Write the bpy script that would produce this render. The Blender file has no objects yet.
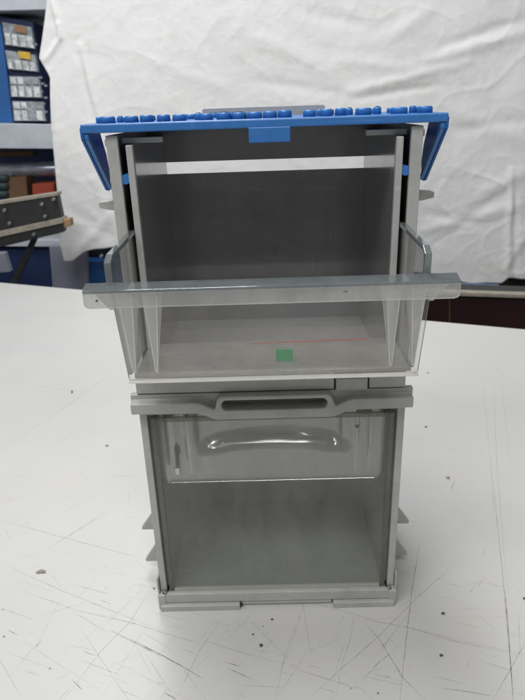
import bpy, bmesh, math, random
from mathutils import Vector, noise
random.seed(7)
sc = bpy.context.scene
COL = sc.collection
V = Vector

# ------------------------------------------------------------------ camera
CO = V((0.00056674, -0.39836921, 0.39919004))
CR = V((0.99951813, 0.00249136, -0.03094032)); CU = V((0.02772152, 0.37680736, 0.92587674))
CF = V((-0.01396524, 0.9262883, -0.37655672)); FPX = 597.4
def at(px, py, Y):
    """point of the world plane y = Y seen at a photo pixel (used to measure where far things stand)"""
    v = CF + CR * ((px - 262.5) / FPX) + CU * ((350 - py) / FPX)
    return CO + v * ((Y - CO.y) / v.y)
def ground(px, py, z=0.0):
    v = CF + CR * ((px - 262.5) / FPX) + CU * ((350 - py) / FPX)
    return CO + v * ((z - CO.z) / v.z)

# ------------------------------------------------------------------ materials
def mat(name):
    m = bpy.data.materials.new(name); m.use_nodes = True
    nt = m.node_tree; nt.nodes.clear()
    out = nt.nodes.new('ShaderNodeOutputMaterial')
    return m, nt, out
def N(nt, t, **k):
    n = nt.nodes.new(t)
    for a, b in k.items():
        if a in n.inputs: n.inputs[a].default_value = b
        else: setattr(n, a, b)
    return n
def ramp(nt, src, stops):
    r = nt.nodes.new('ShaderNodeValToRGB')
    e = r.color_ramp.elements
    while len(e) < len(stops): e.new(.5)
    for i, (p, c) in enumerate(stops):
        e[i].position = p; e[i].color = (*c, 1) if len(c) == 3 else c
    nt.links.new(src, r.inputs[0]); return r
def plastic(name, c, rough=.4, var=.12, spec=.5, bump=.0, scale=60, dirt=None, coat=0, metal=0):
    m, nt, out = mat(name)
    b = N(nt, 'ShaderNodeBsdfPrincipled'); b.inputs['Roughness'].default_value = rough
    b.inputs['Specular IOR Level'].default_value = spec
    b.inputs['Coat Weight'].default_value = coat
    b.inputs['Metallic'].default_value = metal
    tc = N(nt, 'ShaderNodeTexCoord')
    n1 = N(nt, 'ShaderNodeTexNoise'); n1.inputs['Scale'].default_value = scale; n1.inputs['Detail'].default_value = 6
    n1.inputs['Roughness'].default_value = .65
    nt.links.new(tc.outputs['Object'], n1.inputs['Vector'])
    lo = tuple(x * (1 - var) for x in c); hi = tuple(min(1, x * (1 + var)) for x in c)
    r = ramp(nt, n1.outputs[0], [(.3, lo), (.7, hi)])
    col = r.outputs[0]
    if dirt:
        n2 = N(nt, 'ShaderNodeTexNoise'); n2.inputs['Scale'].default_value = scale * .3; n2.inputs['Detail'].default_value = 8
        n2.inputs['Roughness'].default_value = .75
        nt.links.new(tc.outputs['Object'], n2.inputs['Vector'])
        r2 = ramp(nt, n2.outputs[0], [(.52, (0, 0, 0)), (.72, (1, 1, 1))])
        mx = N(nt, 'ShaderNodeMix', data_type='RGBA')
        sc_ = N(nt, 'ShaderNodeMath', operation='MULTIPLY'); sc_.inputs[1].default_value = dirt[3]
        nt.links.new(r2.outputs[0], sc_.inputs[0]); nt.links.new(sc_.outputs[0], mx.inputs[0])
        nt.links.new(col, mx.inputs[6]); mx.inputs[7].default_value = (*dirt[:3], 1)
        col = mx.outputs[2]
    if dirt:                                             # fine pale scuffs running two ways
        for k_, (sx, sz, rz) in enumerate(((.06, 1, .5), (1, .08, -.3))):
            mp = N(nt, 'ShaderNodeMapping'); mp.inputs['Scale'].default_value = (sx, 1, sz); mp.inputs['Rotation'].default_value = (0, rz, 0)
            n4 = N(nt, 'ShaderNodeTexNoise'); n4.inputs['Scale'].default_value = 420 if k_ else 360; n4.inputs['Detail'].default_value = 3
            nt.links.new(tc.outputs['Object'], mp.inputs[0]); nt.links.new(mp.outputs[0], n4.inputs['Vector'])
            r4 = ramp(nt, n4.outputs[0], [(.64, (0, 0, 0)), (.76, (.30, .30, .30))])
            mx = N(nt, 'ShaderNodeMix', data_type='RGBA'); nt.links.new(r4.outputs[0], mx.inputs[0]); nt.links.new(col, mx.inputs[6])
            mx.inputs[7].default_value = (*[min(1, x * 1.5 + .06) for x in c], 1); col = mx.outputs[2]
    nt.links.new(col, b.inputs['Base Color'])
    rr = N(nt, 'ShaderNodeMapRange'); rr.inputs[3].default_value = max(.02, rough - .1); rr.inputs[4].default_value = rough + .12
    nt.links.new(n1.outputs[0], rr.inputs[0]); nt.links.new(rr.outputs[0], b.inputs['Roughness'])
    if bump:
        n3 = N(nt, 'ShaderNodeTexNoise'); n3.inputs['Scale'].default_value = scale * 12; n3.inputs['Detail'].default_value = 3
        nt.links.new(tc.outputs['Object'], n3.inputs['Vector'])
        bp = N(nt, 'ShaderNodeBump'); bp.inputs['Strength'].default_value = bump; bp.inputs['Distance'].default_value = .0005
        nt.links.new(n3.outputs[0], bp.inputs['Height']); nt.links.new(bp.outputs[0], b.inputs['Normal'])
    nt.links.new(b.outputs[0], out.inputs[0]); return m
def clear(name, tint=(.90, .90, .90), haze=.10, hazecol=(.6, .6, .58), rough=.06, f0=.04, smear=.12):
    """worn clear plastic: straight-through transmission, a gloss and a little milky scatter from fine scratches"""
    m, nt, out = mat(name)
    tr = N(nt, 'ShaderNodeBsdfTransparent'); tr.inputs[0].default_value = (*tint, 1)
    di = N(nt, 'ShaderNodeBsdfDiffuse'); di.inputs[0].default_value = (*hazecol, 1)
    tl = N(nt, 'ShaderNodeBsdfTranslucent'); tl.inputs[0].default_value = (*hazecol, 1)
    md = N(nt, 'ShaderNodeMixShader'); md.inputs[0].default_value = .45
    nt.links.new(di.outputs[0], md.inputs[1]); nt.links.new(tl.outputs[0], md.inputs[2])
    gl = N(nt, 'ShaderNodeBsdfGlossy'); gl.inputs['Roughness'].default_value = rough; gl.inputs[0].default_value = (.95, .95, .95, 1)
    tc = N(nt, 'ShaderNodeTexCoord')
    mp = N(nt, 'ShaderNodeMapping'); mp.inputs['Scale'].default_value = (1, 1, .35)
    no = N(nt, 'ShaderNodeTexNoise'); no.inputs['Scale'].default_value = 45; no.inputs['Detail'].default_value = 8; no.inputs['Roughness'].default_value = .7
    nt.links.new(tc.outputs['Object'], mp.inputs[0]); nt.links.new(mp.outputs[0], no.inputs['Vector'])
    mr = N(nt, 'ShaderNodeMapRange'); mr.inputs[1].default_value = .4; mr.inputs[2].default_value = .75
    mr.inputs[3].default_value = haze; mr.inputs[4].default_value = haze + smear
    nt.links.new(no.outputs[0], mr.inputs[0])
    m1 = N(nt, 'ShaderNodeMixShader'); nt.links.new(mr.outputs[0], m1.inputs[0])
    nt.links.new(tr.outputs[0], m1.inputs[1]); nt.links.new(md.outputs[0], m1.inputs[2])
    lw = N(nt, 'ShaderNodeLayerWeight'); lw.inputs[0].default_value = .5
    p = N(nt, 'ShaderNodeMath', operation='POWER'); p.inputs[1].default_value = 4.5
    nt.links.new(lw.outputs['Facing'], p.inputs[0])
    a = N(nt, 'ShaderNodeMath', operation='MULTIPLY_ADD'); a.inputs[1].default_value = .9; a.inputs[2].default_value = f0
    nt.links.new(p.outputs[0], a.inputs[0])
    m2 = N(nt, 'ShaderNodeMixShader'); nt.links.new(a.outputs[0], m2.inputs[0])
    nt.links.new(m1.outputs[0], m2.inputs[1]); nt.links.new(gl.outputs[0], m2.inputs[2])
    nt.links.new(m2.outputs[0], out.inputs[0]); return m

def scratch_material(name, col, lo, hi):
    m, nt, out = mat(name)
    b = N(nt, 'ShaderNodeBsdfPrincipled'); b.inputs['Base Color'].default_value = (*col, 1); b.inputs['Roughness'].default_value = .7
    t = N(nt, 'ShaderNodeBsdfTransparent'); tc = N(nt, 'ShaderNodeTexCoord')
    n = N(nt, 'ShaderNodeTexNoise'); n.inputs['Scale'].default_value = 210; n.inputs['Detail'].default_value = 4; n.inputs['Roughness'].default_value = .7
    nt.links.new(tc.outputs['Object'], n.inputs['Vector'])
    r = N(nt, 'ShaderNodeMapRange'); r.inputs[1].default_value = .29; r.inputs[2].default_value = .68; r.inputs[3].default_value = lo; r.inputs[4].default_value = hi
    nt.links.new(n.outputs[0], r.inputs[0])
    mx = N(nt, 'ShaderNodeMixShader'); nt.links.new(r.outputs[0], mx.inputs[0]); nt.links.new(t.outputs[0], mx.inputs[1]); nt.links.new(b.outputs[0], mx.inputs[2])
    nt.links.new(mx.outputs[0], out.inputs[0]); return m
M = {}
M['red'] = scratch_material('faded_red', (.50, .10, .09), .15, .6)
M['grey'] = plastic('grey_plastic', (.36, .36, .35), .38, .07, bump=.25, dirt=(.17, .155, .125, .38))
M['grey_in'] = plastic('grey_plastic_glossy_shaded', (.145, .145, .147), .16, .08, spec=.9, coat=.5, dirt=(.20, .19, .17, .35))  # same grey plastic, darkened to hold the shade inside the upper housing
M['grey_low'] = plastic('grey_plastic_lower_inside', (.27, .285, .275), .3, .08, dirt=(.18, .18, .16, .35))  # same grey plastic, its tone set to the dimmer lower compartment
M['grey_dirty'] = plastic('grey_plastic_grimy', (.22, .215, .195), .45, .1, bump=.2, dirt=(.08, .07, .05, .5))
M['floor_in'] = plastic('grey_plastic_floor', (.28, .305, .285), .45, .06, bump=.5, dirt=(.13, .13, .11, .3))  # same plastic again, floor shading put into the colour
M['blue'] = plastic('blue_plastic', (.028, .145, .41), .33, .1, bump=.2, dirt=(.05, .17, .38, .6))
M['blue_thin'] = plastic('blue_plastic_thin_wall', (.03, .16, .45), .33, .1)
_nt = M['blue_thin'].node_tree; _b = [n for n in _nt.nodes if n.type == 'BSDF_PRINCIPLED'][0]; _o = [n for n in _nt.nodes if n.type == 'OUTPUT_MATERIAL'][0]
_t = N(_nt, 'ShaderNodeBsdfTranslucent'); _t.inputs[0].default_value = (.04, .20, .60, 1); _m = N(_nt, 'ShaderNodeMixShader'); _m.inputs[0].default_value = .38
_nt.links.new(_b.outputs[0], _m.inputs[1]); _nt.links.new(_t.outputs[0], _m.inputs[2]); _nt.links.new(_m.outputs[0], _o.inputs[0])
M['hole'] = plastic('dark_recess', (.03, .03, .03), .6)  # near-black stands in for shade in notches, gaps and hollows; also specks
M['clear'] = clear('clear_plastic', haze=.05, smear=.08, f0=.035)
M['clear_front'] = clear('clear_plastic_dusty', tint=(.93, .93, .92), haze=.06, smear=.10, f0=.035, hazecol=(.62, .62, .60))
M['clear_floor'] = clear('clear_plastic_lit_floor', tint=(.7, .7, .66), haze=.5, smear=.3, f0=.05, hazecol=(.52, .51, .47), rough=.2)  # milky haze raised so the tray floor looks lit
M['clear_tray'] = clear('clear_plastic_scuffed', tint=(.95, .95, .95), haze=.03, smear=.07, hazecol=(.72, .66, .63))
M['clear_edge'] = clear('clear_plastic_edge', tint=(.5, .53, .54), haze=.35, smear=.2, hazecol=(.36, .39, .40), f0=.1)
M['clear_rim'] = clear('clear_plastic_rim_highlight', tint=(.7, .7, .66), haze=.75, smear=.1, hazecol=(.93, .92, .88), f0=.16)  # whitish haze paints highlights along clear edges and ribs
M['clear_old'] = clear('clear_plastic_yellowed', tint=(.72, .71, .66), haze=.22, smear=.25, hazecol=(.42, .41, .37))
M['clear_fin'] = clear('clear_plastic_rib', tint=(.82, .82, .81), haze=.40, smear=.16, hazecol=(.80, .80, .78), f0=.09)
M['clear_grip'] = clear('clear_plastic_grip', haze=.09, smear=.16, f0=.22, rough=.11, hazecol=(.70, .69, .67))
M['clear_lip'] = clear('clear_plastic_lip', tint=(.84, .85, .83), haze=.24, smear=.16, hazecol=(.80, .80, .78), f0=.07)
M['green'] = plastic('green_sticker', (.0, .42, .11), .5)

M['white'] = plastic('white_plastic', (.75, .75, .72), .5)

# ------------------------------------------------------------------ mesh helpers
class MB:
    def __init__(s): s.bm = bmesh.new(); s.mats = []
    def mi(s, k):
        if k not in s.mats: s.mats.append(k)
        return s.mats.index(k)
    def poly(s, pts, k):
        f = s.bm.faces.new([s.bm.verts.new(p) for p in pts]); f.material_index = s.mi(k); return f
    def box(s, x0, x1, y0, y1, z0, z1, k, bev=0):
        return s.prism([(x0, z0), (x1, z0), (x1, z1), (x0, z1)], 'y', y0, y1, k, bev)
    def prism(s, pts, ax, a, b, k, bev=0, kside=None, seg=2):
        """outline pts in the two other axes, extruded along ax from a to b"""
        def mk(p, t):
            if ax == 'y': return (p[0], t, p[1])
            if ax == 'x': return (t, p[0], p[1])
            return (p[0], p[1], t)
        v0 = [s.bm.verts.new(mk(p, a)) for p in pts]; v1 = [s.bm.verts.new(mk(p, b)) for p in pts]
        i = s.mi(k); j = s.mi(kside) if kside else i
        fs = [s.bm.faces.new(v0), s.bm.faces.new(v1[::-1])]
        for f in fs: f.material_index = i
        n = len(pts)
        for q in range(n):
            f = s.bm.faces.new((v0[q], v0[(q + 1) % n], v1[(q + 1) % n], v1[q])); f.material_index = j; fs.append(f)
        bmesh.ops.recalc_face_normals(s.bm, faces=fs)
        if bev:
            es = list({e for f in fs for e in f.edges})
            bmesh.ops.bevel(s.bm, geom=es, offset=bev, segments=seg, affect='EDGES', profile=.5, clamp_overlap=True)
    def hexa(s, P, k, bev=0, kk=None):
        """eight corners: bottom four, top four"""
        v = [s.bm.verts.new(p) for p in P]
        fs = []
        for n_, q in enumerate(((0, 1, 2, 3), (7, 6, 5, 4), (0, 4, 5, 1), (1, 5, 6, 2), (2, 6, 7, 3), (3, 7, 4, 0))):
            f = s.bm.faces.new([v[a] for a in q]); f.material_index = s.mi((kk or {}).get(n_, k)); fs.append(f)
        bmesh.ops.recalc_face_normals(s.bm, faces=fs)
        if bev:
            es = list({e for f in fs for e in f.edges})
            bmesh.ops.bevel(s.bm, geom=es, offset=bev, segments=2, affect='EDGES', profile=.5)
    def cyl(s, c, r, h, k, axis='z', n=20, bev=0, r2=None):
        r2 = r if r2 is None else r2
        pts = []
        c = V(c)
        ex, ey, ez = {'z': (V((1, 0, 0)), V((0, 1, 0)), V((0, 0, 1))), 'x': (V((0, 1, 0)), V((0, 0, 1)), V((1, 0, 0))),
                      'y': (V((0, 0, 1)), V((1, 0, 0)), V((0, 1, 0)))}[axis]
        prof = [(r, 0), (r2 - bev, h)] if not bev else [(r, 0), (r2, h - bev), (r2 - bev * .3, h - bev * .3), (r2 - bev, h)]
        rings = [[s.bm.verts.new(c + ex * rr * math.cos(2 * math.pi * i / n) + ey * rr * math.sin(2 * math.pi * i / n) + ez * hh) for i in range(n)] for rr, hh in prof]
        fs = [s.bm.faces.new(rings[0][::-1]), s.bm.faces.new(rings[-1])]
        for a, b in zip(rings, rings[1:]):
            for i in range(n):
                f = s.bm.faces.new((a[i], a[(i + 1) % n], b[(i + 1) % n], b[i])); f.smooth = True; fs.append(f)
        for f in fs: f.material_index = s.mi(k)
        bmesh.ops.recalc_face_normals(s.bm, faces=fs)
    def build(s, name, parent=None, smooth=False):
        me = bpy.data.meshes.new(name); s.bm.to_mesh(me); s.bm.free()
        for k in s.mats: me.materials.append(M[k])
        if smooth:
            for p in me.polygons: p.use_smooth = True
        o = bpy.data.objects.new(name, me); COL.objects.link(o)
        if parent is not None:
            o.parent = parent
            o.matrix_parent_inverse = parent.matrix_world.inverted() if False else o.matrix_parent_inverse
            if parent in OFF: me.transform(__import__('mathutils').Matrix.Translation(-OFF[parent]))
            OFF[o] = OFF.get(parent, V((0, 0, 0)))
        return o
OFF = {}
def thing(name, loc, label, cat, group=None):
    o = bpy.data.objects.new(name, None); COL.objects.link(o); o.location = loc; o.empty_display_size = .02
    o['label'] = label; o['category'] = cat
    if group: o['group'] = group
    OFF[o] = V(loc); return o
def tag(o, label=None, cat=None, group=None, kind=None):
    if label: o['label'] = label
    if cat: o['category'] = cat
    if group: o['group'] = group
    if kind: o['kind'] = kind
    return o

# ------------------------------------------------------------------ the bin
BIN = thing('storage_bin', (0, .06, 0), 'grey two-tier tip-out bin with clear fronts and blue studded lid on the white table', 'storage bin')
W = .1; D = .13; ZM = .206; ZT = .3855

# lower housing
b = MB()
for s in (-1, 1):
    xa, xb = sorted((s * .0945, s * W)); b.box(xa, xb, 0, D, .0165, .189, 'grey', .0006)
    xa, xb = sorted((s * .0905, s * .0945)); b.box(xa, xb, .006, .0105, .0165, .186, 'grey_dirty')      # groove strip
    xa, xb = sorted((s * .0905, s * .0945)); b.box(xa, xb, .0125, D, .012, .186, 'grey_low')
b.box(-.0945, .0945, D - .003, D, .012, .186, 'grey_low')
b.box(-.094, .094, .0, D - .001, .0055, .0122, 'floor_in')
b.box(-.0985, .0985, .0005, D, .1865, .2055, 'grey', .0005)
b.build('housing', BIN)['label'] = 'lower grey housing behind the closed clear front'
# base rim with stepped feet and corner blocks
b = MB()
b.box(-.0985, .0985, -.004, .0, .006, .0155, 'grey', .0007)
b.box(-.1, -.032, -.0075, .01, .0, .0055, 'grey', .0007)
b.box(.048, .1, -.0075, .01, .0, .0055, 'grey', .0007)
b.box(-.031, .047, -.003, .01, .0015, .0055, 'grey', .0005)
b.box(-.1, .1, .1, D, 0, .0055, 'grey', .0006)
for s in (-1, 1):
    xa, xb = sorted((s * .0955, s * .1020)); b.box(xa, xb, -.005, .02, .0, .0155, 'grey', .001)
    xa, xb = sorted((s * .1003, s * .1020)); b.box(xa, xb, -.003, .02, .0157, .032, 'grey', .001)
    xa, xb = sorted((s * .0945, s * .0965)); b.box(xa, xb, -.0042, -.0005, .0157, .0180, 'hole', .0004)
b.cyl((-.032, -.0045, .0028), .0022, .006, 'hole', 'y', 12)
b.build('base_rim', BIN)
# side hooks : wedge shaped catches on both flanks
def hook(s, z0, z1, y0, y1, x1=.1195):
    b = MB(); b.prism([(s * W, z0), (s * x1, z0), (s * x1, z0 + .0025), (s * .1005, z1)], 'y', y0, y1, 'grey', .0005)
    return b.build('side_hook', BIN)
for s in (-1, 1):
    hook(s, .045, .078, .045, .049, .1215); hook(s, .013, .046, .04, .044, .1205); hook(s, .0385, .041, .058, .062, .112)
    b = MB(); b.prism([(s * W, .3325), (s * .113, .3325), (s * .122, .3345), (s * .122, .3385), (s * .1005, .3405)], 'y', .045, .055, 'grey', .0005); b.build('side_hook', BIN)
    b = MB(); b.prism([(s * W, .375), (s * .116, .376), (s * .116, .381), (s * W, .3815)], 'y', .06, .066, 'grey', .0005); b.build('side_hook', BIN)
    b = MB(); b.prism([(s * W, .29), (s * .108, .30), (s * .108, .368), (s * W, .375)], 'y', .085, .089, 'grey', .0005); b.build('side_hook', BIN)

# handle bar with a slot
def smooth(t): t = max(0, min(1, t)); return t * t * (3 - 2 * t)
def handle():
    b = MB(); hx, hz, hr, hl = .002, .1994, .0040, .0345
    bot = lambda x: .1938 - .0060 * smooth((.058 - abs(x - hx)) / .017)
    zt = .2066; rise = lambda x: zt
    yf = -.0120
    ytip, ymid = -.0125, -.0045
    ho = hr + .0046
    for s in (-1, 1):
        xe = s * .1035; x0 = hx + s * hl; n = 40
        arc = [(x0 + s * hr * math.cos(t), hz + hr * math.sin(t)) for t in [-math.pi / 2 + math.pi * k / 16 for k in range(17)]]
        xs = [x0 + (xe - x0) * k / n for k in range(n + 1)]
        b.prism([(x, rise(x)) for x in xs] + [(x, bot(x)) for x in xs[::-1]] + arc, 'y', ymid - .0008, .0, 'grey')
        # front bead : low along the arms, swelling round the slot
        xs2 = [x0 + (xe - .0008 * s - x0) * k / n for k in range(n + 1)]
        def top(x):
            d = abs(x - x0)
            ring = hz + math.sqrt(max(0, ho * ho - d * d)) if d < ho else 0
            return max(ring, bot(x) + .0085)
        b.prism([(x, min(zt, top(x))) for x in xs2] + [(x, bot(x)) for x in xs2[::-1]] + arc, 'y', ytip, ymid, 'grey')
    b.box(hx - hl - .0006, hx + hl + .0006, ytip, 0, hz + hr, zt, 'grey')
    b.box(hx - hl - .0006, hx + hl + .0006, ytip, 0, bot(hx), hz - hr, 'grey')
    o = b.build('handle', BIN)
    r = o.modifiers.new('merge', 'REMESH'); r.mode = 'VOXEL'; r.voxel_size = .00045; r.use_smooth_shade = True
    q = o.modifiers.new('round', 'SMOOTH'); q.factor = .5; q.iterations = 26
    b = MB(); b.box(hx - .038, hx + .038, -.0006, -.0002, hz - .0048, hz + .0048, 'grey_dirty'); b.build('slot_floor', o)
    return o
handle()['label'] = 'grey carrying bar with an oval finger slot'

# clear front, lower
FR = MB()
FR.box(-.0885, .0885, .0015, .004, .0165, .1795, 'clear_front')
o = FR.build('clear_front', BIN); o['label'] = 'closed clear front with yellowed edges'
b = MB()
for s in (-1, 1):
    xa, xb = sorted((s * .0886, s * .0925)); b.box(xa, xb, .0012, .0055, .0165, .183, 'clear_old', .0004)
b.box(-.0885, .0885, .0012, .0045, .1797, .183, 'clear_old', .0004)
b.box(-.0885, .0885, .0008, .0045, .0135, .0163, 'clear_rim', .0003)
b.build('edge_strip', o)
# inner clear grip, curved, with ribs and keyhole
b = MB(); bm = b.bm
nx, nz = 60, 16
def gy(x, z):
    c = smooth((.05 - abs(x)) / .03); t = (z - .1215) / .061
    tc = .60 - .10 * (x / .05) ** 2
    return .0065 + .0105 * smooth((t - tc + .10) / .20) * smooth((.068 - abs(x)) / .022) + .0022 * smooth((t - .06) / .4) * math.sin(x * 420) * smooth((abs(x) - .045) / .01)
for (off, flip) in ((0, 0), (.0022, 1)):
    g = []
    for j in range(nz + 1):
        row = []
        for i in range(nx + 1):
            x = -.088 + .174 * i / nx; z = .1215 + .061 * j / nz
            if j < 2:
                e = .0035; cut = e if j == 0 else .0008
                x = max(-.088 + cut * (1 if i == 0 else 0), min(.086 - cut * (1 if i == nx else 0), x))
            row.append(bm.verts.new((x, gy(x, z) + off, z)))
        g.append(row)
    for j in range(nz):
        for i in range(nx):
            q = [g[j][i], g[j][i + 1], g[j + 1][i + 1], g[j + 1][i]]
            f = bm.faces.new(q[::-1] if flip else q); f.smooth = True
    if not flip: g0 = g
for i in range(nx): bm.faces.new((g0[0][i], g0[0][i + 1], g[0][i + 1], g[0][i])).material_index = 1
for j in range(nz):
    for e in (0, nx): bm.faces.new((g0[j][e], g0[j + 1][e], g[j + 1][e], g[j][e])).material_index = 1
b.mi('clear_grip'); b.mi('clear_old')
GR = b.build('clear_grip', BIN)
for x in (-.0775, -.066, .0655, .076):
    b = MB(); b.prism([(.006, .182), (.016, .182), (.017, .150), (.0135, .126), (.011, .126), (.007, .155)], 'x', x - .0011, x + .0011, 'clear_rim', .0004, seg=2); b.build('rib', GR)
b = MB(); b.prism([(-.0748 + .0024 * math.cos(t), .153 + .0050 * math.sin(t)) for t in [k * math.pi / 8 for k in range(16)]], 'y', .0050, .0056, 'hole')
b.box(-.0770, -.0738, .0050, .0056, .137, .150, 'hole', .0002); b.box(-.0785, -.0742, .0048, .0056, .1295, .1365, 'white', .0004); b.build('keyhole', GR)
b = MB(); b.cyl((.0655, .0062, .169), .0016, .0015, 'hole', 'y', 12); b.build('rivet', GR)

# upper housing
b = MB()
for s in (-1, 1):
    xa, xb = sorted((s * .0925, s * W)); b.box(xa, xb, 0, .004, .2173, ZT, 'grey', .0006)          # front flange
    xa, xb = sorted((s * .0972, s * W)); b.box(xa, xb, .004, D, .2173, ZT, 'grey', .0004)
    xa, xb = sorted((s * .0835, s * .088)); b.box(xa, xb, .0, .004, .2173, .3795, 'grey', .0006)      # inner cheek edge
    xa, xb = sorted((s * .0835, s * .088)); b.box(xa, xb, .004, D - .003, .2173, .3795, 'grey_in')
    xa, xb = sorted((s * .066, s * .0925)); b.box(xa, xb, .012, .016, .3800, .3835, 'grey', .0004)
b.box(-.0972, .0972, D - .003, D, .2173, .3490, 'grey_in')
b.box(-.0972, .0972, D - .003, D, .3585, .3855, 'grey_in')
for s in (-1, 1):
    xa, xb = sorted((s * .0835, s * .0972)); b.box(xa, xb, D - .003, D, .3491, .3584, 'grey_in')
b.box(-.0985, .0985, .0005, D, .2062, .2171, 'grey', .0005)
b.build('housing', BIN)['label'] = 'upper grey housing, open at the front, with a slot across its back'
# front strip with locking tab
b = MB()
b.box(-.0985, .0458, -.006, .0, .2075, .2195, 'grey', .0006)
b.box(.0712, .0975, -.006, .0, .2075, .2195, 'grey', .0006)
b.box(.0470, .0700, -.0072, .0, .2065, .2160, 'grey', .0008)
b.box(.0455, .0715, -.003, .0, .2075, .2190, 'hole')
b.build('lock_strip', BIN)
# rear grip of the housing rising behind the lid
b = MB()
b.prism([(-.0505, .386), (.0505, .386), (.0505, .3985), (.049, .3998), (-.049, .3998), (-.0505, .3985)], 'y', D + .001, D + .006, 'grey', .0006)
b.build('rear_grip', BIN)

# blue lid
b = MB()
b.box(-.1140, .1140, -.0036, .128, .3872, .3926, 'blue', .0009)
b.box(-.0095, .0165, -.0042, -.0010, .3785, .3878, 'blue', .0006)
LID = b.build('lid', BIN); LID['label'] = 'bright blue studded lid plate'
for s in (-1, 1):
    out = [(-.0034, .3905), (-.0030, .3835), (.040, .3475), (.0455, .3465), (.0490, .3480), (.0515, .3600), (.0480, .3720), (.0410, .3820), (.0360, .3905)]
    b = MB(); xa, xb = sorted((s * .1125, s * .1146)); b.prism(out, 'x', xa, xb, 'blue_thin', .0006)
    xa, xb = sorted((s * .1095, s * .1125)); b.prism([(-.0028, .3870), (-.0025, .3835), (.0405, .3478), (.0425, .3495), (.002, .3850), (.003, .387)], 'x', xa, xb, 'blue', .0004)
    b.build('side_brace', LID)
    b = MB(); b.cyl((s * .0905, .001, .3585), .0031, .030, 'blue', 'y', 16, .0005); b.build('peg', LID)
# studs: (pixel column, pixel width, depth)
studs = [(106, 15, .006), (97, 6, .016), (119, 5, .022), (130, 14, .006), (145.5, 14, .006), (162.5, 13.5, .006), (178.5, 14, .006), (198, 8, .022), (206, 13, .008),
         (223.5, 15, .008), (239, 15, .008), (254.5, 15, .006), (270, 14, .006), (285, 14, .006), (310, 13, .006), (320, 6, .022), (327, 13, .006),
         (341, 11, .010), (350, 7, .022), (364, 16, .006), (378, 8, .018), (400, 17, .006), (413.5, 7, .02), (426, 15, .008), (418, 7, .022)]
hollow = {(223.5, 15, .008), (239, 15, .008), (198, 8, .022), (378, 8, .018), (350, 7, .022)}
def stud(x, y, r, h, holl):
    b = MB(); b.cyl((x, y, .3924), r * 1.04, h, 'blue', 'z', 24, .0010, r)
    if holl: b.cyl((x, y, .3926 + h - .0002), r * .55, .0004, 'hole', 'z', 16)
    b.build('stud', LID)
for px, w_, y in studs:
    p = at(px, 117, y); r = w_ / 2 / FPX * (p - CO).dot(CF)
    stud(p.x, y + .004, r, .0044 + random.uniform(-.0003, .0003), (px, w_, y) in hollow)
for k in range(14):                                      # the sparse rows farther back
    for y in (.05, .075, .1):
        if random.random() < .3: stud(-.098 + .0145 * k + random.uniform(-.001, .001), y, .0045, .0036, random.random() < .3)

# upper clear tray, tipped out
OX = .0015
b = MB(); wl = .0925
fy0, fz0, fy1, fz1, th = -.0505, .2400, -.0685, .3065, .0024
b.hexa([(OX - wl, fy0, fz0), (OX + wl, fy0, fz0), (OX + wl, fy0 + th, fz0), (OX - wl, fy0 + th, fz0),
        (OX - wl, fy1, fz1), (OX + wl, fy1, fz1), (OX + wl, fy1 + th, fz1), (OX - wl, fy1 + th, fz1)], 'clear_tray', 0, {3: 'clear_edge', 5: 'clear_edge'})
b.box(OX - .0885, OX + .0885, -.0480, .006, .2395, .2418, 'clear_floor')
b.box(OX - .0885, OX + .0885, .0062, .0085, .2395, .2520, 'clear_tray')
TR = b.build('clear_tray', BIN); TR['label'] = 'upper clear tray tipped forward with projecting ledge'
b = MB(); b.box(OX - wl, OX + wl, -.0530, -.0488, .2378, .2394, 'clear_rim', .0005); b.build('bottom_rim', TR)
for s in (-1, 1):
    xa, xb = sorted((s * .0892, s * .0916)); prof = [(-.0478, .2420), (-.0650, .3060), (-.0668, .3085), (-.0672, .3205), (-.062, .3225), (.0, .3240), (.05, .3255), (.052, .2420)]
    b = MB(); b.prism(prof, 'x', xa, xb, 'clear', 0, 'clear_edge'); b.build('side_cheek', TR)
    # thicker moulded edge along the cheek
    b = MB(); xa, xb = sorted((s * .0882, s * .0922))
    b.prism([(-.0660, .3070), (-.0690, .3070), (-.0690, .3205), (-.0625, .3240), (.001, .3255), (.001, .3228), (-.0620, .3212), (-.0660, .3195)], 'x', xa, xb, 'clear_edge', .0004)
    b.build('cheek_rim', TR)
# ledge : top flange and turned-down lip, wings past the cheeks
b = MB(); L0, L1 = OX - .1035, OX + .1035
b.hexa([(L0 - .002, -.0690, .3075), (L1 + .002, -.0690, .3075), (L1, -.0835, .3070), (L0, -.0835, .3070),
        (L0 - .002, -.0690, .3093), (L1 + .002, -.0690, .3093), (L1, -.0835, .3088), (L0, -.0835, .3088)], 'clear_edge', .0003)
b.prism([(L0, .3069), (L1, .3069), (L1, .3005), (L1 - .001, .2992), (L1 - .003, .2986), (L0 + .003, .2986), (L0 + .001, .2992), (L0, .3005)], 'y', -.0835, -.0817, 'clear_lip', 0, 'clear_rim')
LG = b.build('ledge', TR)
for s in (-1, 1):
    b = MB(); b.prism([(OX + s * .1030, .3068), (OX + s * .0900, .3068), (OX + s * .0900, .2940), (OX + s * .0925, .2940)], 'y', -.0720, -.0700, 'clear_fin', 0, 'clear_rim'); b.build('gusset', LG)
def fy(z): return fy0 + (fy1 - fy0) * (z - fz0) / (fz1 - fz0)
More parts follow.
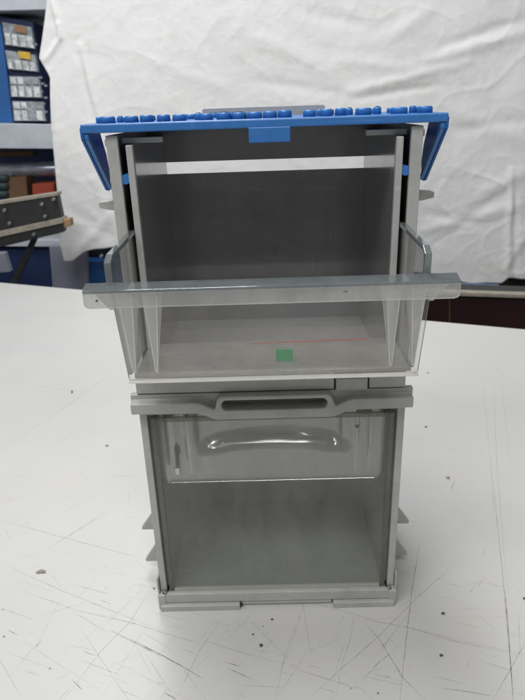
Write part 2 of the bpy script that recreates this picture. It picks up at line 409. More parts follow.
for x in (-.0875, -.0735, .0742, .0882):
    b = MB(); zt, zb_ = .3066, .2455; lean = -.0065 * (1 if x > 0 else -1)
    x0 = OX + x
    b.hexa([(x0 - .0009 , fy(zb_) - .0012, zb_), (x0 + .0009, fy(zb_) - .0012, zb_), (x0 + .0009, fy(zb_) - .0001, zb_), (x0 - .0009, fy(zb_) - .0001, zb_),
            (x0 - .0042 + lean, -.0815, zt), (x0 + .0042 + lean, -.0815, zt), (x0 + .0056 + lean, fy(zt) - .0001, zt), (x0 - .0056 + lean, fy(zt) - .0001, zt)], 'clear_fin', 0, {3: 'clear_rim', 5: 'clear_rim'})
    b.bm.faces.ensure_lookup_table(); r_ = bmesh.ops.inset_individual(b.bm, faces=[b.bm.faces[2]], thickness=.0007)
    for f in r_['faces']: f.material_index = b.mi('clear_rim')
    b.build('rib', TR)
b = MB(); b.prism([(.0040, .2420), (.0152, .2419), (.0150, .2503), (.0042, .2505)], 'y', -.0325, -.0320, 'green'); b.build('sticker', TR)['label'] = 'small green square sticker'
b = MB(); b.prism([(-.014, .0012), (.030, .0015), (.070, .0030), (.070, .0058), (.030, .0040), (-.014, .0024)], 'z', .2419, .2421, 'red'); b.build('tape_stripe', TR)['label'] = 'thin faded red stripe'
b = MB(); b.cyl((-.0945, -.0840, .3032), .0006, .0006, 'hole', 'y', 10); b.build('speck', LG)
b = MB(); b.prism([(.0405, .3040), (.0435, .3043), (.043, .3047)], 'y', -.0838, -.0836, 'hole'); b.build('speck', LG)

# ------------------------------------------------------------------ table
def table_material():
    m, nt, out = mat('white_laminate')
    b = N(nt, 'ShaderNodeBsdfPrincipled'); tc = N(nt, 'ShaderNodeTexCoord')
    def noise_(s, d=6, r=.6, dist=0, scale=(1, 1, 1), rot=0):
        mp = N(nt, 'ShaderNodeMapping'); mp.inputs['Scale'].default_value = scale; mp.inputs['Rotation'].default_value = (0, 0, rot)
        n = N(nt, 'ShaderNodeTexNoise'); n.inputs['Scale'].default_value = s; n.inputs['Detail'].default_value = d; n.inputs['Roughness'].default_value = r
        n.inputs['Distortion'].default_value = dist
        nt.links.new(tc.outputs['Object'], mp.inputs[0]); nt.links.new(mp.outputs[0], n.inputs['Vector']); return n.outputs[0]
    def mixc(fac, a, bcol):
        x = N(nt, 'ShaderNodeMix', data_type='RGBA'); nt.links.new(fac, x.inputs[0])
        if isinstance(a, tuple): x.inputs[6].default_value = (*a, 1)
        else: nt.links.new(a, x.inputs[6])
        x.inputs[7].default_value = (*bcol, 1); return x.outputs[2]
    base = ramp(nt, noise_(3.5, 5), [(.3, (.455, .455, .447)), (.7, (.51, .51, .50))]).outputs[0]
    f = ramp(nt, noise_(9, 9, .75), [(.47, (0, 0, 0)), (.78, (.5, .5, .5))]).outputs[0]
    c = mixc(f, base, (.50, .46, .40))
    f = ramp(nt, noise_(28, 8, .8), [(.56, (0, 0, 0)), (.76, (.5, .5, .5))]).outputs[0]
    c = mixc(f, c, (.46, .38, .32))
    # faint brushed rubbing in several directions
    for rot, s in ((.35, 60), (-.5, 50), (1.2, 70), (.9, 45)):
        f = ramp(nt, noise_(s, 3, .5, .1, (.03, 1, 1), rot), [(.68, (0, 0, 0)), (.80, (.22, .22, .22))]).outputs[0]
        g = ramp(nt, noise_(5 + s * .05, 4, .6), [(.45, (0, 0, 0)), (.6, (1, 1, 1))]).outputs[0]
        mu = N(nt, 'ShaderNodeMath', operation='MULTIPLY'); nt.links.new(f, mu.inputs[0]); nt.links.new(g, mu.inputs[1])
        c = mixc(mu.outputs[0], c, (.25, .24, .24))
    # specks
    f = ramp(nt, noise_(260, 2, .5), [(.76, (0, 0, 0)), (.80, (.5, .5, .5))]).outputs[0]
    c = mixc(f, c, (.22, .19, .16))
    nt.links.new(c, b.inputs['Base Color'])
    rr = N(nt, 'ShaderNodeMapRange'); rr.inputs[3].default_value = .34; rr.inputs[4].default_value = .55
    nt.links.new(noise_(18, 6), rr.inputs[0]); nt.links.new(rr.outputs[0], b.inputs['Roughness'])
    nt.links.new(b.outputs[0], out.inputs[0]); return m
M['table'] = table_material()
M['scr'] = scratch_material('scratch', (.20, .19, .18), .0, .5)
M['scr_faint'] = scratch_material('scratch_faint', (.2, .2, .2), .0, .38)
M['scr_dark'] = scratch_material('scratch_dark', (.13, .12, .11), .1, .75)
M['pencil'] = scratch_material('pencil', (.28, .24, .21), .0, .5)
M['chip'] = plastic('chipped_spot', (.075, .06, .05), .8, .3)
M['smudge'] = plastic('dark_smudge', (.20, .185, .165), .8, .3)
M['wood_edge'] = plastic('wood_edge', (.35, .22, .11), .6, .3)
b = MB()
e0 = V((-1.55, .832 + .382 * 1.55)); e1 = V((1.55, .832 - .382 * 1.55)); nrm = V((-.357, -.934)) * 1.75
tp = [(e0.x, e0.y), (e1.x, e1.y), (e1.x + nrm.x, e1.y + nrm.y), (e0.x + nrm.x, e0.y + nrm.y)]
b.prism(tp, 'z', -.028, 0, 'table', .0012, None)
TCNT = [0]
def ribbon(pts, w, k, z=None):
    TCNT[0] += 1; z = .00012 + .0000025 * TCNT[0]
    P = []
    for a, c in zip(pts, pts[1:]):
        a, c = V(a), V(c); n = max(2, int((c - a).length / .006))
        for i in range(n): P.append(a + (c - a) * i / n)
    P.append(V(pts[-1])); L = []; R_ = []
    for i, p in enumerate(P):
        d = (P[min(i + 1, len(P) - 1)] - P[max(i - 1, 0)]).normalized(); nn = V((-d.y, d.x))
        j = noise.noise(V((p.x * 60, p.y * 60, TCNT[0]))) * .0003
        ww = w * (.6 + .5 * noise.noise(V((p.x * 150, p.y * 150, 3))) + .2) * min(1, .25 + 3 * min(i, len(P) - 1 - i) / len(P))
        L.append(b.bm.verts.new((*(p + nn * (j + ww / 2)), z))); R_.append(b.bm.verts.new((*(p + nn * (j - ww / 2)), z)))
    for i in range(len(P) - 1):
        f = b.bm.faces.new((R_[i], R_[i + 1], L[i + 1], L[i])); f.material_index = b.mi(k)
def G(*pp): return [ground(x, y).xy for x, y in pp]
def blot(px, py, rx, ry, k='chip'):
    TCNT[0] += 1; c = ground(px, py); n = 12; z = .0003 + .0000025 * TCNT[0]
    vs = []
    for i in range(n):
        t = 2 * math.pi * i / n; q = 1 + .6 * noise.noise(V((math.cos(t) * 1.3, math.sin(t) * 1.3, px)))
        g = ground(px + .85 * rx * q * math.cos(t), py + .8 * ry * q * math.sin(t)); vs.append((g.x, g.y, z))
    f = b.poly(vs[::-1], k)
    f.normal_update()
    if f.normal.z < 0: f.normal_flip()
S, SF, SD = 'scr', 'scr_faint', 'scr_dark'
for pts, w, k in [
    (((0, 449), (60, 411), (124, 364)), .0008, S), (((0, 376), (40, 358), (100, 330)), .0008, SF), (((0, 380), (130, 400)), .0008, SF),
    (((0, 520), (65, 538), (148, 560)), .0008, S), (((30, 560), (62, 540), (110, 508)), .0007, SF), (((62, 540), (108, 512)), .0009, S),
    (((0, 563), (60, 590), (160, 630)), .0006, S), (((20, 590), (75, 610), (128, 622), (165, 632)), .0006, S), (((70, 610), (110, 634)), .0006, S), (((110, 630), (160, 656)), .0007, SD),
    (((64, 700), (100, 652), (130, 622), (150, 590)), .0007, S), (((100, 700), (150, 620)), .0004, SF),
    (((0, 608), (40, 622)), .0005, S), (((8, 630), (18, 635)), .0009, SD), (((100, 600), (111, 604)), .0008, SD), (((48, 585), (55, 587)), .0009, SD),
    (((72, 680), (82, 690)), .001, SD), (((82, 651), (96, 656)), .0006, SD), (((80, 660), (120, 675)), .0006, S), (((120, 690), (140, 698)), .0006, S),
    (((0, 690), (40, 640), (60, 600)), .0004, SF), (((20, 640), (100, 690)), .0004, SF), (((0, 650), (60, 672)), .0004, SF),
    (((130, 622), (160, 632), (205, 645)), .0007, S), (((130, 639), (165, 657), (204, 679)), .0009, SD), (((142, 632), (175, 652)), .0005, S),
    (((200, 640), (250, 655), (300, 668)), .0006, S), (((225, 662), (241, 667)), .0008, SD), (((227, 668), (254, 680)), .0008, SD), (((190, 613), (206, 616)), .0006, S), (((150, 612), (190, 622)), .0006, SF),
    (((175, 700), (200, 650), (222, 618)), .0006, S), (((188, 655), (212, 625)), .0004, SF), (((275, 700), (285, 655), (300, 615)), .0006, SF), (((164, 693), (176, 699)), .001, SD), (((180, 648), (200, 656)), .0006, S), (((240, 685), (285, 688)), .0005, S), (((130, 670), (190, 700)), .0004, SF), (((262, 640), (275, 622)), .0004, SF),
    (((290, 598), (340, 610), (378, 622), (410, 628), (450, 640), (525, 657)), .0007, S), (((290, 668), (340, 683), (370, 692)), .0007, S), (((310, 698), (342, 668), (378, 637), (410, 605), (460, 558)), .0006, S),
    (((364, 622), (380, 640), (402, 677), (425, 700)), .0009, S), (((362, 681), (376, 665), (398, 647)), .0007, S), (((300, 655), (342, 638)), .0005, SF), (((336, 700), (340, 670), (350, 640), (356, 605)), .0005, SF), (((290, 650), (305, 600)), .0005, SF),
    (((370, 673), (388, 678), (402, 682)), .0006, S), (((320, 688), (340, 694)), .0006, S),
    (((420, 540), (412, 590), (404, 660), (400, 700)), .0009, S), (((493, 480), (499, 540), (505, 600), (513, 700)), .0008, S), (((505, 590), (509, 640), (513, 700)), .0009, SD), (((525, 643), (510, 670), (493, 700)), .0008, S),
    (((385, 622), (450, 638), (525, 655)), .0006, SF), (((487, 583), (504, 588)), .0009, S), (((385, 635), (398, 647)), .0006, S), (((470, 560), (445, 575), (385, 618)), .0004, SF),
    (((468, 585), (478, 582), (470, 592), (474, 590)), .0005, 'pencil'), (((480, 572), (484, 578), (478, 586), (486, 596)), .0005, 'pencil'), (((450, 568), (466, 567)), .0005, 'pencil'), (((482, 555), (486, 549), (484, 556)), .0005, 'pencil'),
    (((438, 598), (458, 597)), .0005, SF), (((450, 610), (480, 609)), .0005, SF), (((466, 672), (470, 658)), .0006, S), (((385, 675), (389, 678)), .0007, SD),
    (((490, 450), (494, 520)), .0007, SF), (((493, 370), (497, 470), (508, 600)), .0006, SF), (((482, 370), (490, 460)), .0005, SF), (((395, 440), (450, 450), (525, 465)), .0005, SF), (((500, 370), (512, 480)), .0005, SF), (((480, 355), (500, 372), (525, 390)), .0005, SF),
    (((455, 480), (451, 490)), .0012, 'pencil'), (((518, 610), (520, 650)), .0006, SF)]:
    ribbon(G(*pts), w, k)
for k in range(170):                                     # fine wear, thicker towards the front left
    px = random.triangular(-60, 560, 60); py = random.triangular(380, 730, 700)
    g = ground(px, py); a = random.choice((-.25, -.35, -.3, .9, 1.1, -.9, random.uniform(-1.5, 1.5))) + random.gauss(0, .06); l = random.expovariate(1 / .022) + .004
    d = V((math.cos(a), math.sin(a))) * l
    ribbon([g.xy, g.xy + d * .5 + V((0, random.gauss(0, .0006))), g.xy + d], random.uniform(.0003, .0006), random.choice((S, SF, SF, SF)) if random.random() < .93 else SD)
for q in [(42, 572, 4.5, 2.2, 'smudge'), (38, 573, 2.5, 1.2, 'smudge'), (107, 446, 2.2, .9, 'smudge'), (72, 392, 1.2, 2.2, 'smudge'), (261, 646, 2.3, 1.9, 'chip'), (272, 620, 1.4, 1.1, 'chip'), (253, 635, 1.2, 1, 'chip'), (263, 627, .8, .6, 'chip'),
          (443, 614, 2.4, 1.8, 'chip'), (441, 656, 2.3, 1.6, 'chip'), (448, 478, 2.2, 1.2, 'smudge'), (426, 427, 1.5, .9, 'smudge'), (428, 373, 1, .6, 'smudge'), (378, 694, 1.1, .9, 'chip'), (351, 689, 1, .7, 'smudge'), (524, 599, 1.6, 1.2, 'chip'),
          (154, 589, 1, .8, 'chip'), (50, 669, .8, .6, 'chip'), (4, 637, 1, .7, 'chip'), (3, 610, .8, .5, 'smudge')]:
    blot(*q)
TB = b.build('table'); tag(TB, 'white scratched laminate table top under the grey bin', 'table')
# legs of the table
for (tx, ty) in ((-.55, .80), (1.0, .25)):
    l = MB(); l.box(tx - .03, tx + .03, ty - .03, ty + .03, -.80, -.0285, 'grey', .002); l.build('leg', TB)

# ------------------------------------------------------------------ cloth
def cloth_material():
    m, nt, out = mat('white_sheet')
    b = N(nt, 'ShaderNodeBsdfPrincipled'); b.inputs['Roughness'].default_value = .85; b.inputs['Specular IOR Level'].default_value = .2
    tc = N(nt, 'ShaderNodeTexCoord')
    def nz(s, d, r): 
        n = N(nt, 'ShaderNodeTexNoise'); n.inputs['Scale'].default_value = s; n.inputs['Detail'].default_value = d; n.inputs['Roughness'].default_value = r
        nt.links.new(tc.outputs['Object'], n.inputs['Vector']); return n.outputs[0]
    c = ramp(nt, nz(1.5, 4, .5), [(.3, (.765, .765, .76)), (.7, (.82, .82, .815))]).outputs[0]
    for s, lo, hi, amt, colr in ((5, .55, .8, .35, (.5, .47, .41)), (24, .62, .78, .5, (.45, .42, .37)), (70, .69, .8, .6, (.35, .33, .3))):
        f = ramp(nt, nz(s, 8, .7), [(lo, (0, 0, 0)), (hi, (amt, amt, amt))]).outputs[0]
        x = N(nt, 'ShaderNodeMix', data_type='RGBA'); nt.links.new(f, x.inputs[0]); nt.links.new(c, x.inputs[6]); x.inputs[7].default_value = (*colr, 1); c = x.outputs[2]
    nt.links.new(c, b.inputs['Base Color'])
    bp = N(nt, 'ShaderNodeBump'); bp.inputs['Strength'].default_value = .35; bp.inputs['Distance'].default_value = .01
    nt.links.new(nz(14, 6, .6), bp.inputs['Height']); nt.links.new(bp.outputs[0], b.inputs['Normal'])
    nt.links.new(b.outputs[0], out.inputs[0]); return m
M['sheet'] = cloth_material()
def interp(tab, t):
    if t <= tab[0][0]: return tab[0][1]
    for (a, x), (c, y) in zip(tab, tab[1:]):
        if t <= c: return x + (y - x) * (t - a) / (c - a)
    return tab[-1][1]
LEFT = [(-120, 50), (0, 47), (20, 45), (42, 42), (58, 39.5), (66, 44), (78, 51), (130, 52.5), (160, 55), (225, 60), (246, 60), (262, 64)]
BOT = [(40, 262), (64, 262), (72, 261), (85, 253), (100, 249), (118, 247), (200, 250), (300, 262), (430, 274), (445, 280), (470, 284), (503, 284), (509, 279), (600, 282)]
# creases in photo pixels: x0,y0,x1,y1,width,height(m, + towards viewer)
CRS = [(80, 45, 98, 118, 3.0, .012), (76, 40, 92, 118, 4, -.008), (350, 92, 470, 62, 5, .010), (360, 98, 440, 85, 4, -.010), (430, 60, 530, 30, 7, .012), (440, 48, 530, 18, 6, -.010), (385, 40, 430, 10, 8, .008),
       (425, 230, 520, 205, 6, .012), (430, 215, 480, 222, 5, -.010), (440, 240, 515, 185, 6, -.010), (512, 170, 508, 280, 3, .014), (516, 190, 516, 280, 3, -.012), (505, 270, 530, 230, 4, .012), (480, 195, 530, 170, 7, .010),
       (58, 24, 61, 38, 2.5, .016), (61, 38, 46, 60, 3, .014), (52, 0, 58, 24, 2.5, .014), (50, 70, 53, 130, 2, .012), (95, 180, 120, 240, 6, .010), (70, 210, 110, 235, 6, -.008), (64, 150, 66, 260, 4, -.010), (75, 255, 110, 215, 5, .010),
       (240, 30, 330, 70, 9, .006), (150, 60, 230, 90, 8, .005), (250, 80, 350, 95, 6, -.006), (300, 10, 380, 30, 8, -.006), (120, 0, 140, 110, 7, .005), (205, 0, 212, 100, 5, .004), (450, 110, 525, 140, 9, .009), (455, 130, 525, 120, 6, -.008), (340, 60, 420, 70, 6, .006)]
def seg(px, py, c):
    x0, y0, x1, y1, w, h = c; dx, dy = x1 - x0, y1 - y0; t = max(0, min(1, ((px - x0) * dx + (py - y0) * dy) / (dx * dx + dy * dy)))
    d2 = (px - x0 - t * dx) ** 2 + (py - y0 - t * dy) ** 2
    return h * math.exp(-d2 / (w * w)) * (.35 + .65 * math.sin(math.pi * min(1, max(0, .08 + .84 * t))))
bm = bmesh.new(); NX, NY = 380, 230; grid = []
for j in range(NY + 1):
    row = []; v = j / NY
    for i in range(NX + 1):
        u = i / NX
        py0 = -70 + v * 335
        xl = interp(LEFT, py0); px = xl + (620 - xl) * u
        py = -70 + v * (interp(BOT, px) + 70 + 1.2 * noise.noise(V((px * .06, 0, 5))))
        xl = interp(LEFT, py); px = xl + (620 - xl) * u
        p = at(px, py, 1.6)
        wob = noise.noise(V((px * .12, py * .05, 9))) * 1.5
        h = .42 * sum(seg(px + wob, py + wob * .7, c) for c in CRS)
        h += .0075 * noise.fractal(V((p.x * 2.6, p.z * 1.6, 1.7)), 1.0, 2.1, 5)
        rg = 1 - abs(noise.noise(V((p.x * 5 + p.z * 3.5, p.z * 7 - p.x * 2, 4.4)))) * 2
        rg2 = 1 - abs(noise.noise(V((p.x * 9 - p.z * 2.5, p.z * 15, 8.4)))) * 2
        rgt = smooth((p.x + p.z * -.4 - .15) / .7)
        h += (.0008 + .0018 * rgt) * max(0, rg) ** 7 + (.0004 + .0007 * rgt) * max(0, rg2) ** 4
        h += .004 * math.sin(p.x * 7 + 1.2 * p.z)
        p.y -= h; row.append(bm.verts.new(p))
    grid.append(row)
for j in range(NY):
    for i in range(NX):
        f = bm.faces.new((grid[j][i], grid[j + 1][i], grid[j + 1][i + 1], grid[j][i + 1])); f.smooth = True
me = bpy.data.meshes.new('hanging_sheet'); bm.to_mesh(me); bm.free(); me.materials.append(M['sheet'])
o = bpy.data.objects.new('hanging_sheet', me); COL.objects.link(o)
md = o.modifiers.new('thickness', 'SOLIDIFY'); md.thickness = .0012
tag(o, 'creased white cotton sheet hanging behind the table as a backdrop', 'sheet')

# ------------------------------------------------------------------ background things
M['navy'] = plastic('navy_metal', (.012, .03, .10), .5, .2, scale=8)
M['blue_bg'] = plastic('blue_metal', (.02, .11, .33), .45, .15, scale=8)
M['steel'] = plastic('grey_painted_steel', (.50, .53, .58), .45, .12, scale=10)
M['black_bg'] = plastic('black_board', (.018, .018, .020), .5, .3, scale=20)
M['wood'] = plastic('raw_wood', (.30, .20, .11), .7, .25, scale=30)
M['wood_grey'] = plastic('weathered_wood', (.30, .27, .22), .7, .25, scale=30)
M['orange'] = plastic('orange_carton', (.36, .06, .03), .5)
M['brown'] = plastic('brown_carton', (.16, .085, .045), .7)
M['foil'] = plastic('silver_foil_roll', (.42, .45, .52), .25, .3, metal=.5, scale=20)
M['maroon'] = plastic('dark_maroon_laminate', (.022, .006, .008), .35, .3, scale=10)
M['lilac'] = plastic('lilac_grey_panel', (.26, .27, .34), .6, .1, scale=10)
M['teal'] = plastic('dark_teal_spool', (.05, .08, .08), .6)
M['label_y'] = plastic('yellow_label', (.65, .42, .05), .6)
M['label_b'] = plastic('brown_label', (.30, .16, .09), .6)
M['tray_in'] = plastic('pale_drawer_contents', (.62, .65, .66), .4, .5, scale=60)
M['tray_dk'] = plastic('grey_drawer_contents', (.30, .33, .36), .4, .5, scale=60)
M['bolt'] = plastic('dull_bolt_head', (.22, .22, .23), .4, .2, metal=.5)
M['cover'] = plastic('blue_cover', (.05, .13, .27), .4, .3, scale=20)
M['wall'] = plastic('dark_wall_paint', (.05, .055, .07), .8, .2, scale=3)
M['concrete'] = plastic('grey_concrete', (.2, .2, .2), .8, .2, scale=3)
def pxprism(b, pts, Y, depth, k, bev=.002):
    b.prism([(at(x, y, Y).x, at(x, y, Y).z) for x, y in pts], 'y', Y, Y + depth, k, bev)
def pxthing(name, pts, Y, depth, k, label, cat, bev=.002, group=None):
    b = MB(); pxprism(b, pts, Y, depth, k, bev); o = b.build(name); return tag(o, label, cat, group)
# floor and walls
b = MB(); b.box(-9, 9, -3, 3.4, -.86, -.83, 'concrete'); tag(b.build('floor'), kind='structure')
b = MB(); b.box(-9, 9, 3.2, 3.3, -.828, 3.2, 'wall'); tag(b.build('wall'), kind='structure')

# shelf rack on the left
r0 = at(25, 148, 1.9)
RK = thing('shelf_rack', (r0.x, 1.95, -.83), 'pale grey steel shelf rack behind the left edge of the sheet', 'shelf')
def bgpart(name, pts, Y, depth, k, parent, bev=.002, label=None):
    b = MB(); pxprism(b, pts, Y, depth, k, bev); o = b.build(name, parent)
    if label: o['label'] = label
    return o
bgpart('shelf_board', [(-60, 122), (75, 125), (75, 149), (-60, 148)], 1.85, .45, 'steel', RK)
bgpart('shelf_board', [(-60, 240), (80, 240), (80, 247), (-60, 246)], 1.85, .45, 'steel', RK)
bgpart('shelf_board', [(-60, -6), (75, 0), (75, 9), (-60, 12)], 1.85, .45, 'steel', RK)
bgpart('back_panel', [(-60, 12), (90, 12), (90, 290), (-60, 290)], 2.32, .01, 'navy', RK)
for (a, c) in ((-60, -50), (75, 82)):
    bgpart('upright', [(a, -80), (c, -80), (c, 345), (a, 345)], 1.83, .018, 'steel', RK)
# parts cabinet with clear drawers
c0 = at(22, 122, 1.92)
CB = thing('parts_cabinet', (c0.x, 1.95, c0.z), 'dark blue small-parts cabinet with four rows of clear drawers on the rack', 'cabinet')
bgpart('cabinet_body', [(-9, 14), (33, 22), (47, 122), (1, 124)], 1.90, .16, 'navy', CB)
bgpart('side_panel', [(-20, 30), (1, 24), (13, 123), (-20, 123)], 1.885, .17, 'blue_bg', CB)
drs = [([(2, 22), (31, 27), (35, 49), (5, 45)], 'label_b', (14, 25)), ([(5, 50), (35, 55), (38, 72), (8, 69)], 'label_y', (18, 51)), ([(9, 76), (39, 77), (42, 98), (11, 97)], None, 0), ([(12, 101), (43, 102), (45, 121), (14, 121)], None, 0)]
for pts, lab, lp in drs:
    dr = bgpart('drawer', pts, 1.880, .018, 'tray_dk', CB, .001)
    (ax, ay), (bx_, by), (cx, cy), (dx, dy) = pts
    for k in range(4):
        t0, t1 = .04 + k * .24, .04 + k * .24 + random.choice((.17, .2, .12))
        if k == 2 and random.random() < .5: continue
        L = lambda t, s: (ax + (bx_ - ax) * t + ((dx - ax) * (1 - t) + (cx - bx_) * t) * s, ay + (by - ay) * t + ((dy - ay) * (1 - t) + (cy - by) * t) * s)
        bgpart('drawer_front', [L(t0, .45), L(t1, .45), L(t1, .97), L(t0, .97)], 1.876, .003, 'tray_in', dr, .0005)
        if lab is None: bgpart('drawer_front', [L(t0, .05), L(t1, .05), L(t1, .38), L(t0, .38)], 1.876, .003, random.choice(('tray_in', 'tray_dk')), dr, .0005)
    if lab:
        x, y = lp; bgpart('paper_label', [(x, y), (x + 12, y + 1.5), (x + 12.5, y + 8.5), (x + 1, y + 7)], 1.873, .002, lab, dr, .0003)
for k, (x, y) in enumerate([(42, 78), (44, 84), (47, 86), (43, 92), (47, 98), (45, 104), (47, 112), (37, 45)]):
    p = at(x, y, 1.90); b = MB(); b.box(p.x - .005, p.x + .004, 1.885, 1.899, p.z - .003, p.z + .004, 'lilac', .001); b.build('latch', CB)
# top-left: the first white block stands in for a bright lamp highlight
pxthing('pale_block', [(20, 20), (26, 14), (46, 12), (50, 22), (24, 26)], 2.08, .1, 'white', 'white block standing in for a lamp highlight above the parts cabinet', 'tub', .004)
pxthing('pale_block', [(-14, 15), (6, 17), (9, 22), (-14, 20)], 2.08, .1, 'white', 'white plastic tub at the far left above the parts cabinet', 'tub', .004)
# things on the second shelf
def roll(name, x0, x1, y, rpx, Y, k, label, cat):
    a, c = at(x0, y, Y), at(x1, y, Y); r = (at(x0, y - rpx, Y).z - a.z); b = MB()
    b.cyl((a.x, Y, (a.z + c.z) / 2), r, c.x - a.x, k, 'x', 24, .003); b.cyl((c.x, Y, (a.z + c.z) / 2), r * .45, .01, 'black_bg', 'x', 16); return tag(b.build(name), label, cat)
roll('foil_roll', -30, 60, 170, 7.5, 2.0, 'foil', 'silver roll lying along the rack shelf above the cartons', 'roll')
roll('cardboard_tube', -25, 34, 154, 3, 2.02, 'brown', 'thin brown tube lying above the silver roll', 'tube')
pxthing('carton', [(5, 178), (26, 176), (28, 205), (5, 205)], 1.93, .1, 'brown', 'brown cardboard carton behind the dark bolted board', 'carton')
pxthing('carton', [(32, 184), (54, 183), (54, 203), (33, 203)], 1.93, .08, 'orange', 'bright orange carton behind the dark bolted board', 'carton')
b = MB(); p = at(0, 180, 1.9)
for k in range(3):
    q = at(0, 178 + 8 * k, 1.9); b.cyl((q.x, 1.93, q.z - .012), .022, .02, 'teal', 'z', 20, .003)
tag(b.build('thread_spool'), 'dark teal ribbed spool at the far left of the shelf', 'spool')
# the dark bolted board machine, in front of the sheet's edge
mb0 = at(25, 240, 1.42)
MC = thing('board_clamp', (mb0.x, 1.42, -.83), 'black bolted board clamp with pale wood edges, left of the sheet', 'clamp')
bgpart('upper_board', [(-40, 210), (57, 195), (62, 219), (-40, 241)], 1.40, .03, 'black_bg', MC)
bgpart('wood_strip', [(-40, 207), (57, 192.5), (57.5, 195.5), (-40, 210.5)], 1.395, .04, 'wood_grey', MC, .0006)
bgpart('wood_strip', [(-40, 240), (62, 218), (63, 223), (-40, 246)], 1.385, .05, 'wood_grey', MC, .0006)
bgpart('lower_board', [(-40, 245), (62, 223), (64, 232), (-40, 257)], 1.39, .03, 'black_bg', MC)
bgpart('wood_tip', [(61, 220), (70, 218.5), (71, 226), (64, 228)], 1.395, .03, 'wood', MC)
for (x, y) in ((54, 199), (45.5, 216), (42.5, 204), (10, 223), (5, 210), (34.5, 234)):
    p = at(x, y, 1.39); b = MB(); b.cyl((p.x, 1.381, p.z), .0045, .012, 'bolt', 'y', 14, .001); b.build('bolt', MC)
bgpart('strut', [(32, 236), (38, 235), (16, 285), (8, 330), (2, 330), (10, 283)], 1.43, .02, 'black_bg', MC)
# lower left furniture
pxthing('metal_cupboard', [(-40, 249), (49, 247), (56, 330), (-40, 330)], 1.88, .4, 'navy', 'dark blue cupboard under the rack at far left', 'cupboard')
pxthing('door_panel', [(49, 246), (86, 246), (90, 330), (56, 330)], 1.75, .03, 'lilac', 'lilac-grey panel leaning below the bottom corner of the sheet', 'panel')
pxthing('tool_box', [(84, 261), (135, 262), (135, 320), (86, 320)], 1.78, .2, 'blue_bg', 'bright blue metal box to the right of the lilac-grey panel', 'box')
b = MB(); pxprism(b, [(84, 246), (140, 240), (140, 260.5), (84, 260)], 1.84, .2, 'black_bg'); p = at(99, 258, 1.80); b.cyl((p.x, 1.825, p.z), .006, .014, 'white', 'y', 14, .001)
tag(b.build('machine_bed'), 'black machine bed with a white knob standing behind the blue metal box', 'machine')
pxthing('steel_bracket', [(-40, 255), (4, 253), (10, 272), (-40, 276)], 1.7, .03, 'lilac', 'pale grey bracket hanging at the far left below the clamp', 'bracket')
# right side, below the sheet
cb = at(480, 320, 1.3)
CA = thing('workbench', (cb.x, 1.5, -.83), 'dark maroon workbench with pale wood edge behind the right of the table', 'workbench')
bgpart('bench_front', [(330, 292), (449, 297.5), (449, 420), (330, 420)], 1.25, .02, 'maroon', CA)
bgpart('bench_front', [(451, 297.5), (640, 303), (640, 420), (451, 420)], 1.25, .02, 'maroon', CA)
bgpart('bench_post', [(449, 297.5), (451, 297.5), (451, 420), (449, 420)], 1.258, .02, 'brown', CA, .0005)
bgpart('wood_edge', [(330, 288), (640, 298.5), (640, 302.5), (330, 291.8)], 1.235, .03, 'wood_grey', CA)
bgpart('bench_top', [(330, 288.6), (640, 299), (640, 301.8), (330, 291)], 1.266, .10, 'black_bg', CA)
pxthing('plastic_sheet_stack', [(418, 284.5), (504, 288.5), (506, 293.5), (420, 290)], 1.38, .05, 'cover', 'blue folded cover lying on the maroon workbench under the sheet', 'cover', .003)
pxthing('dark_crate', [(507, 270), (600, 270), (600, 296), (511, 294)], 1.66, .2, 'black_bg', 'black crate behind the sheet hem at the far right', 'crate')

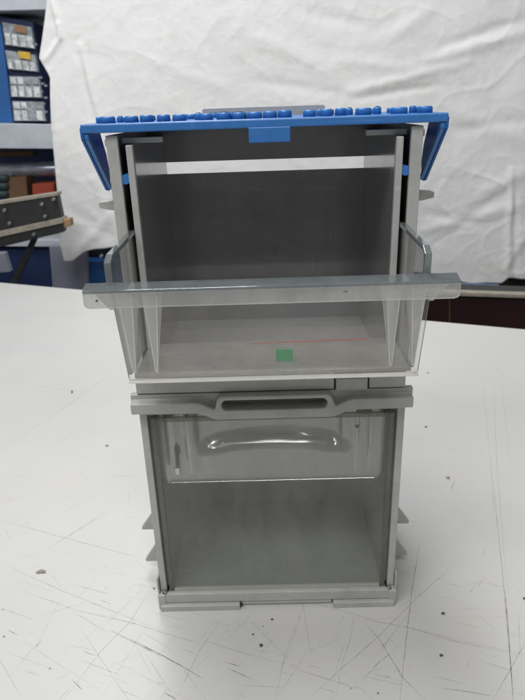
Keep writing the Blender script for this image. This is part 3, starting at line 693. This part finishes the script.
# ------------------------------------------------------------------ lights
def area(name, loc, target, sx, sy, power, col=(1, 1, 1)):
    L = bpy.data.lights.new(name, 'AREA'); L.shape = 'RECTANGLE'; L.size = sx; L.size_y = sy; L.energy = power; L.color = col
    o = bpy.data.objects.new(name, L); COL.objects.link(o); o.location = loc
    o.rotation_euler = (V(target) - V(loc)).to_track_quat('-Z', 'Y').to_euler(); return o
area('ceiling_lamp', (-.3, .75, 2.1), (-.1, .75, 0), 2.2, .5, 47, (.985, .995, 1))
area('ceiling_lamp', (-.5, -1.1, 1.9), (0, .2, 0), 2.2, .35, 36, (1, .995, .985))
w = bpy.data.worlds.new('World'); sc.world = w; w.use_nodes = True
bg = w.node_tree.nodes['Background']; bg.inputs[1].default_value = .29
wt = w.node_tree                                         # blotchy noise stands in for the room, added for varied reflections
tcw = N(wt, 'ShaderNodeTexCoord'); mpw = N(wt, 'ShaderNodeMapping'); mpw.inputs['Scale'].default_value = (2.2, 2.2, 3.2)
nw = N(wt, 'ShaderNodeTexNoise'); nw.inputs['Scale'].default_value = 1.6; nw.inputs['Detail'].default_value = 3
wt.links.new(tcw.outputs['Generated'], mpw.inputs[0]); wt.links.new(mpw.outputs[0], nw.inputs['Vector'])
rw = ramp(wt, nw.outputs[0], [(.38, (.42, .43, .45)), (.50, (.95, .95, .95)), (.60, (1.0, 1.0, .98)), (.66, (2.3, 2.3, 2.3))])
wt.links.new(rw.outputs[0], bg.inputs[0])

# ------------------------------------------------------------------ camera object
cam = bpy.data.cameras.new('camera'); co = bpy.data.objects.new('camera', cam); COL.objects.link(co)
cam.sensor_fit = 'VERTICAL'; cam.sensor_height = 36; cam.lens = FPX / 700 * 36; cam.clip_start = .01; cam.clip_end = 50
from mathutils import Matrix
m = Matrix((( CR.x, CU.x, -CF.x, CO.x), (CR.y, CU.y, -CF.y, CO.y), (CR.z, CU.z, -CF.z, CO.z), (0, 0, 0, 1)))
co.matrix_world = m
cam.dof.use_dof = True; cam.dof.focus_distance = .42; cam.dof.aperture_fstop = 20
sc.camera = co
sc.view_settings.view_transform = 'Standard'; sc.view_settings.look = 'None'; sc.view_settings.exposure = -.07; sc.view_settings.gamma = 1
sc.cycles.max_bounces = 14; sc.cycles.transparent_max_bounces = 40; sc.cycles.use_denoising = True
